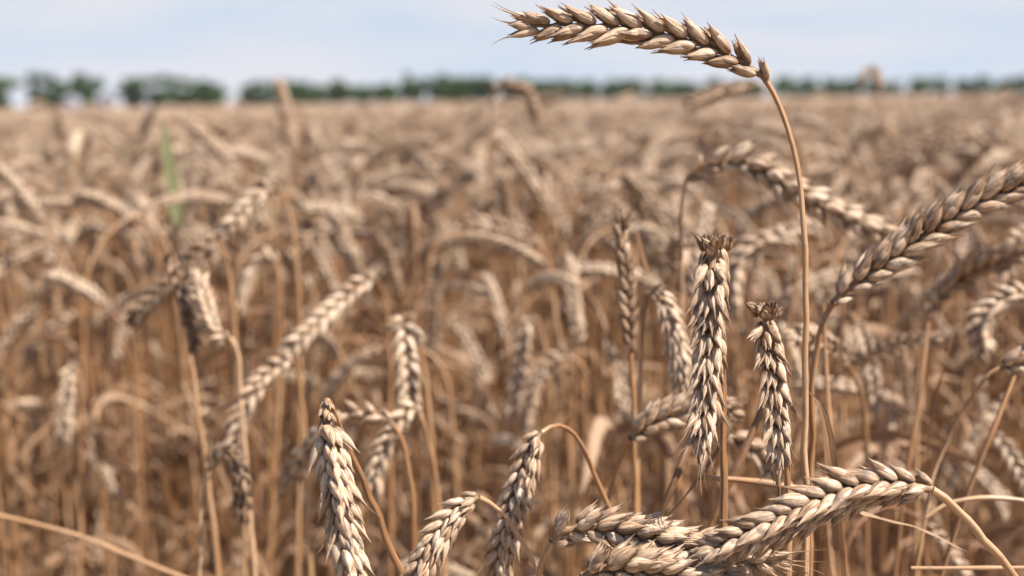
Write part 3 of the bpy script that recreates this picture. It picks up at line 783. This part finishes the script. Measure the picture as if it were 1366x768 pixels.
def leaf_thing(ctrl, width, tone, label, mat=None, name='dry_leaf', cat='leaf', fold=.35, twist=.6):
    g = Geo(); pts = [P(*q) for q in ctrl]; leaf_ribbon(g, pts, width, tone, fold, twist)
    o = link(name, g, mat or M_LEAF, None, pts[0], pts[0]); tag(o, label, cat, 'single blades among the stalks'); return o
leaf_thing([(1120, 800, .48), (1112, 660, .48), (1104, 580, .48), (1090, 530, .48), (1078, 520, .48)], .0055, .4, 'dry folded blade leaning on the tall arching stem')
leaf_thing([(1130, 672, .46), (1170, 688, .46), (1230, 704, .465), (1290, 735, .47)], .0035, .15, 'dry pale blade slanting down beneath the plump ear')
leaf_thing([(850, 310, .60), (862, 350, .60), (880, 420, .60), (905, 520, .605), (960, 640, .61)], .0028, .55, 'narrow brown blade slanting beside the slim upright ear')
leaf_thing([(1275, 440, .56), (1255, 510, .56), (1240, 590, .56), (1232, 700, .56)], .003, .85, 'dark narrow blade below the grey shaded ear')
leaf_thing([(236, 300, 1.2), (229, 240, 1.2), (224, 205, 1.2), (220, 180, 1.2), (214, 158, 1.2)], .012, .3, 'green blade standing out from the straw below the treeline', M_GREEN, 'green_blade', 'blade', .2, .1)
leaf_thing([(270, 552, .68), (300, 540, .68), (335, 522, .68), (370, 505, .68)], .0045, .1, 'pale blade sticking out sideways from the half-shaded ear')
leaf_thing([(560, 410, .95), (600, 408, .95), (645, 410, .95), (680, 425, .95)], .009, .12, 'pale blade lying level in the centre beside the rusty-topped ear')
leaf_thing([(985, 560, .47), (960, 600, .47), (925, 650, .47), (880, 700, .47)], .004, .75, 'brown blade slanting down behind the bigger hanging ear')

# ------------------------------------------------------------------ filler stalks
def stalk_paths(r, h, b0, b1, bend, elen, lean, step=.006):
    Ls = h
    for _ in range(3):
        n = 160
        s = np.linspace(0, Ls + elen, n)
        th = lean * (s / Ls)
        x = np.clip((s - (Ls - bend)) / bend, 0, 1); th = th + b0 * x * x * (3 - 2 * x)
        e = np.clip((s - Ls) / elen, 0, 1); th = th + (b1 - b0) * e
        ds = s[1] - s[0]
        px = np.concatenate([[0], np.cumsum(np.sin(th[:-1]) * ds)]); pz = np.concatenate([[0], np.cumsum(np.cos(th[:-1]) * ds)])
        Ls += h - pz.max()
    ph = r.uniform(0, 6.28)
    py = np.sin(s * 5 + ph) * .006 * s / Ls - math.sin(ph) * 0 + np.sin(s * 17 + ph) * .0015
    p = np.stack([px, py, pz], 1)
    k = int(np.searchsorted(s, Ls))
    return p[: k + 1], p[k:]
def rs(p, n):
    L = np.concatenate([[0], np.cumsum(np.linalg.norm(np.diff(p, axis=0), axis=1))])
    s = np.linspace(0, L[-1], n); return np.stack([np.interp(s, L, p[:, k]) for k in range(3)], 1)
def droop_leaf(g, r, p0, az, length, width, tone, nseg):
    a0 = r.uniform(.3, .8); a1 = r.uniform(1.9, 2.9)
    t = np.linspace(0, 1, nseg)
    th = a0 + (a1 - a0) * np.clip(t * r.uniform(1.1, 1.8), 0, 1)
    ds = length / (nseg - 1)
    rr = np.concatenate([[0], np.cumsum(np.sin(th[:-1]) * ds)]); zz = np.concatenate([[0], np.cumsum(np.cos(th[:-1]) * ds)])
    az2 = az + t * r.normal(0, .6)
    path = p0 + np.stack([rr * np.cos(az2), rr * np.sin(az2), zz], 1)
    leaf_ribbon(g, None, width, tone, r.uniform(.2, .9), r.uniform(-1.2, 1.2), n=path, s0=np.array([-math.sin(az), math.cos(az), .01]))

POSTURES = [('nodding', 1.5, 2.3), ('drooping', 2.3, 2.9), ('level', 1.1, 1.7), ('leaning', .5, .9), ('upright', .1, .35)]
def stalk_variant(seed, lod, posture):
    r = np.random.default_rng(seed)
    nm, lo_, hi_ = posture
    b1 = r.uniform(lo_, hi_); b0 = b1 * r.uniform(.55, .85)
    elen = r.uniform(.055, .082)
    stem, ear = stalk_paths(r, .80, b0, b1, r.uniform(.04, .10), elen, r.uniform(0, .12))
    tone = float(np.clip(r.normal(.17, .12), .03, .7))
    ns, sides, nseg = {'mid': (34, 6, 14), 'low': (14, 3, 7), 'far': (7, 3, 4)}[lod]
    gs, ge, gl = Geo(), Geo(), []
    sp = rs(stem, ns)
    # denser samples in the bend
    sp = np.vstack([rs(stem[: int(len(stem) * .78)], ns // 2)[:-1], rs(stem[int(len(stem) * .78) - 1:], ns // 2 + 1)])
    tube(gs, sp, np.linspace(1.9, 1.0, len(sp)) * MM * (1 if lod != 'far' else 1.6), sides, float(np.clip(r.normal(.52, .27), 0, 1)))
    a = r.uniform(0, 3.14)
    if lod == 'far':
        ep = rs(ear, 6)
        husk(ge, ep[0], ep[-1] - ep[0], np.cross(ep[-1] - ep[0], [0, 1, 0.1]), elen, 10.5 * MM, 10.5 * MM, math.pi, 6, 5, tone * .7)
    else:
        ep = rs(ear, 40)
        rach, spk = build_ear(ep, np.array([0, math.cos(a), 0]) + np.array([0, 0, math.sin(a)]) + np.array([.05, .02, 0]), r, lod, 19 if lod == 'mid' else 15, r.uniform(.90, 1.10), r.uniform(17, 25), tone, (), .5)
        if lod == 'mid': ge.join(rach)
        for q in spk: ge.join(q)
    nleaf = {'mid': 4, 'low': 3, 'far': 0}[lod]
    for k in range(nleaf):
        z0 = [r.uniform(.58, .72), r.uniform(.40, .62), r.uniform(.2, .5), r.uniform(.3, .66)][k]
        i = int(np.argmin(np.abs(sp[:, 2] - z0) + (np.arange(len(sp)) > len(sp) * .8) * 9))
        g = Geo(); droop_leaf(g, r, sp[i], r.uniform(0, 6.28), r.uniform(.05, .17), r.uniform(.004, .009), float(np.clip(r.normal(.36, .24), 0, 1)), nseg)
        gl.append(g)
    return dict(stem=gs, ear=ge, leaves=gl, posture=nm, tone=tone, earpath=ep, stempath=sp)

rr = np.random.default_rng(77)
mix = [0, 1, 1, 0, 3, 1, 2, 0, 1, 4, 1, 0, 1, 2, 3, 1, 0, 1, 4, 1, 0, 3, 1, 2, 1, 0, 1, 1, 3]
MID = [stalk_variant(100 + i, 'mid', POSTURES[mix[i % len(mix)]]) for i in range(40)]
LOW = [stalk_variant(300 + i, 'low', POSTURES[mix[i % len(mix)]]) for i in range(29)]
FAR = [stalk_variant(500 + i, 'far', POSTURES[mix[i % len(mix)]]) for i in range(14)]

HALF = W0 / 2 / FPX
def scatter(d0, d1, density, margin):
    """even random points between two distances, across the view and a margin beside it"""
    wmax = HALF * d1 * margin + .15
    n = rr.poisson(density * (d1 - d0) * 2 * wmax)
    x = rr.uniform(-wmax, wmax, n); y = rr.uniform(d0, d1, n)
    k = np.abs(x) < HALF * y * margin + .15
    return np.stack([x[k], y[k]], 1)
def rotz(a): c, s = math.cos(a), math.sin(a); return np.array([[c, -s, 0], [s, c, 0], [0, 0, 1.0]])

def height(y):
    if rr.random() < .24: return float(np.clip(rr.normal(.68, .06), .52, .78))
    if y > 1.5 and rr.random() < .012: return float(rr.uniform(.87, .915))
    m = np.interp(y, [.7, 1.0, 1.4, 2.2, 4, 12], [.775, .79, .812, .822, .812, .80])
    return float(np.clip(rr.normal(m, .028), .6, np.interp(y, [.7, 1.5, 3], [.85, .87, .905])))
near_pts = scatter(.60, 2.0, 560, 1.25)
near_pts = near_pts[np.argsort(near_pts[:, 1])]
placed, n_ind = [], 0
def visible_x(x, y): return abs(x) < HALF * y * 1.06 + .03
def clear(var, M, sc, loc):
    for path, m in ((var['earpath'], 9), (var['stempath'], 3)):
        X = (path * sc) @ M.T + loc
        x, y, d = project(X)
        for poly, dm, hw in EAR_POLYS:
            behind = d.min() > dm + .03
            if d.min() > dm + .38 or (behind and m < 9): continue
            k = (d > .05)
            if not k.any(): continue
            D = np.hypot(x[k][:, None] - poly[::3, 0][None], y[k][:, None] - poly[::3, 1][None])
            if D.min() < (hw * .8 if behind else hw + m): return False
    return True
N_IND = 300 - len(EAR_POLYS) - 7
rest = []
KINDS_USED = {}
indiv = []
for (x, y) in near_pts:
    if y < (1.02 if x < -.03 else .76) and rr.random() < .93: continue
    for attempt in range(3):
        vi = int(rr.integers(len(MID))); M = rotz(rr.uniform(0, 6.283)); h = height(y); sc = h / .80
        loc = np.array([x, y, 0])
        if y > 1.35 or clear(MID[vi], M, sc, loc): break
    else: continue
    if len(indiv) < N_IND and visible_x(x, y): indiv.append((vi, M, sc, loc))
    else: rest.append((vi, M, sc, loc))

PROTO = {}
def stalk_copy(vi, M, sc, loc, label):
    var = MID[vi]
    if vi not in PROTO:
        root = empty('wheat_stalk', (0, 0, 0))
        root['category'] = 'wheat stalk'; root['group'] = GROUP
        kids = [link('stem', var['stem'], M_STEM, root), link('ear', var['ear'], M_HUSK, root)]
        kids += [link('leaf', g, M_LEAF, root) for g in var['leaves']]
        PROTO[vi] = (root, kids)
    else:
        r0, k0 = PROTO[vi]
        root = r0.copy(); COL.objects.link(root)
        for k in k0:
            c = k.copy(); COL.objects.link(c); c.parent = root
    root.location = loc; root.scale = (sc, sc, sc); root.rotation_euler = (0, 0, math.atan2(M[1, 0], M[0, 0]))
    root['label'] = label
    return root
LANDMARKS = [(50, 'opposite the tall arching ear'), (230, 'around the dark grey ear'), (400, 'around two lined-up ears'),
             (545, 'around the rusty-topped ear'), (700, 'around the leaning straight ear'), (845, 'around the upright brown ear'),
             (950, 'around the bigger hanging ear'), (1075, 'around the tall arching stem'), (1200, 'around the slanting tan ear'), (1320, 'around the grey shaded ear')]
entries = []
for (vi, M, sc, loc) in indiv:
    var = MID[vi]
    X = (var['earpath'] * sc) @ M.T + loc
    px, py, d = project(X)
    mx_, my_ = float(px.mean()), float(py.mean())
    lm = min(LANDMARKS, key=lambda q: abs(q[0] - mx_))[1]
    tone = 'bleached' if var['tone'] < .22 else 'pale' if var['tone'] < .30 else 'tan' if var['tone'] < .42 else 'brown'
    row = 'low' if my_ > 520 else 'midway up' if my_ > 330 else 'high' if my_ > 200 else 'near the horizon'
    tip = 'tip sideways' if abs(px[-1] - px[0]) > 55 else 'tip towards us' if d[-1] < d[0] else 'tip turned away'
    entries.append(dict(key=(tone, var['posture'], tip, row, lm), args=(vi, M, sc, loc), mx=mx_, my=my_, d=float(d.mean()), var=var))
seen = {}
for e in entries: seen.setdefault(e['key'], []).append(e)
for key, es in seen.items():
    tone, post, tip, row, lm = key
    es.sort(key=lambda e: e['d'])
    words_ = [''] if len(es) == 1 else ['larger ', 'smaller '] if len(es) == 2 else ['largest ', 'middle-sized ', 'smallest '] if len(es) == 3 else None
    for i_, e in enumerate(es):
        w_ = words_[i_] if words_ else ''
        stalk_copy(*e['args'], f"{w_}blurred {tone} {post} stalk, {tip}, {row}, {lm}")

# the rest of the crop: one mass
mass = {'stem': Geo(), 'ear': Geo(), 'leaf': Geo()}
def add_mass(var_list, items):
    by = {}
    for it in items: by.setdefault(it[0], []).append(it)
    for vi, its in by.items():
        Ms = np.stack([m * s for (_, m, s, _) in its]); Ls = np.stack([l for (_, _, _, l) in its])
        sh = rr.normal(0, .16, len(its))
        var = var_list[vi]
        for key, gl in (('stem', [var['stem']]), ('ear', [var['ear']] if var['ear'] else []), ('leaf', var['leaves'])):
            for g in gl:
                V, F, A = g.arrays()
                VV = np.einsum('nij,vj->nvi', Ms, V) + Ls[:, None]
                AA = np.repeat(A[None], len(its), 0); AA[..., 2] = np.clip(AA[..., 2] + sh[:, None], 0, 1)
                FF = F[None] + (np.arange(len(its)) * len(V))[:, None, None]
                mass[key].raw(VV.reshape(-1, 3), FF.reshape(-1, 4), AA.reshape(-1, 3))
def items(pts, nvar, hm, hs, wide=1.0):
    out = []
    for (x, y) in pts:
        h = height(y) if y < 6 else float(np.clip(rr.normal(hm, hs), hm - 3 * hs, hm + 2.3 * hs)) + (rr.uniform(.02, .07) if rr.random() < .04 else 0); s = h / .80
        M = rotz(rr.uniform(0, 6.283)) @ np.diag([wide, wide, 1.0])
        out.append((int(rr.integers(nvar)), M, s, np.array([x, y, 0])))
    return out
add_mass(MID, rest)
def bare_stem(seed):
    r = np.random.default_rng(seed); z = np.linspace(0, r.uniform(.62, .80), 9)
    p = np.stack([np.sin(z * 3 + seed) * .02 + z * (r.uniform(0, .09) if seed % 3 else r.uniform(.2, .8)), np.cos(z * 4 + seed) * .012, z], 1)
    g = Geo(); tube(g, p, np.linspace(2.6, 1.5, 9) * MM, 5, float(np.clip(r.normal(.48, .28), 0, 1)))
    lv = []
    for k in range(2):
        q = Geo(); droop_leaf(q, r, p[r.integers(4, 8)], r.uniform(0, 6.28), r.uniform(.04, .13), r.uniform(.005, .009), float(np.clip(r.normal(.36, .24), 0, 1)), 10); lv.append(q)
    return dict(stem=g, ear=None, leaves=lv)
bare = [bare_stem(900 + k) for k in range(40)]
add_mass(bare, [(i_, m_ @ np.diag([.6, .6, 1.0]), rr.uniform(.72, .95), l_) for (i_, m_, s_, l_) in items([q for q in scatter(.60, 2.4, 480, 1.2) if q[1] > (.98 if q[0] < -.03 else .62)], len(bare), .8, .03)])
add_mass(LOW, items(scatter(2.0, 5.0, 430, 1.2), len(LOW), .825, .030))
add_mass(LOW, items(scatter(5.0, 10.0, 90, 1.15), len(LOW), .80, .028, 1.3))
add_mass(FAR, items(scatter(10.0, 25.0, 85, 1.12), len(FAR), .775, .028, 1.5))
add_mass(FAR, items(scatter(25.0, 70.0, 22, 1.12), len(FAR), .72, .03, 2.6))
V, F, A = [], [], []
off = 0; mi = []
for k, key in enumerate(('stem', 'ear', 'leaf')):
    v, f, a = mass[key].arrays(); V.append(v); F.append(f + off); A.append(a); off += len(v); mi.append(np.full(len(f), k, np.int32))
me = make_mesh('wheat_field', np.concatenate(V), np.concatenate(F), np.concatenate(A), [M_STEM, M_HUSK, M_LEAF])
me.polygons.foreach_set('material_index', np.concatenate(mi)); me.update()
fo = bpy.data.objects.new('wheat_field', me); COL.objects.link(fo)
tag(fo, 'mass of ripe blurred wheat stretching back to the treeline', 'wheat', kind='stuff')

g = Geo()
ys = np.concatenate([np.linspace(55, 120, 90), np.linspace(122, 300, 60)])
u_ = np.linspace(-1, 1, 160)
Xc = u_[None] * (ys[:, None] * HALF * 1.25); Yc = np.repeat(ys[:, None], 160, 1)
Zc = .62 + rr.normal(0, .02, Xc.shape); Zc[0] = .0
g.grid(np.stack([Xc, Yc + rr.normal(0, .15, Xc.shape), Zc], -1), np.abs(u_)[None] * 40, ys[:, None], .3 + rr.normal(0, .1, Xc.shape))
tag(link('far_wheat', g, M_LEAF), 'level top of the ripe crop reaching the trees', 'wheat', kind='stuff')

# pale summer air over the field
def box_mesh(name, lo, hi):
    v = [(x, y, z) for x in (lo[0], hi[0]) for y in (lo[1], hi[1]) for z in (lo[2], hi[2])]
    f = [(0, 1, 3, 2), (4, 6, 7, 5), (0, 4, 5, 1), (2, 3, 7, 6), (0, 2, 6, 4), (1, 5, 7, 3)]
    me = bpy.data.meshes.new(name); me.from_pydata(v, [], f); return me
mh, N, Lk = mat_new('haze_air')
ho = N.new('ShaderNodeOutputMaterial'); pv = N.new('ShaderNodeVolumePrincipled')
pv.inputs['Color'].default_value = (.90, .93, .97, 1); pv.inputs['Density'].default_value = 0.00007
Lk.new(pv.outputs[0], ho.inputs['Volume'])
hm = box_mesh('haze', (-3100, -3100, -1), (3100, 3100, 16)); hm.materials.append(mh)
hz_o = bpy.data.objects.new('haze', hm); COL.objects.link(hz_o)
tag(hz_o, 'thin pale haze hanging over the whole field', 'haze', kind='stuff')
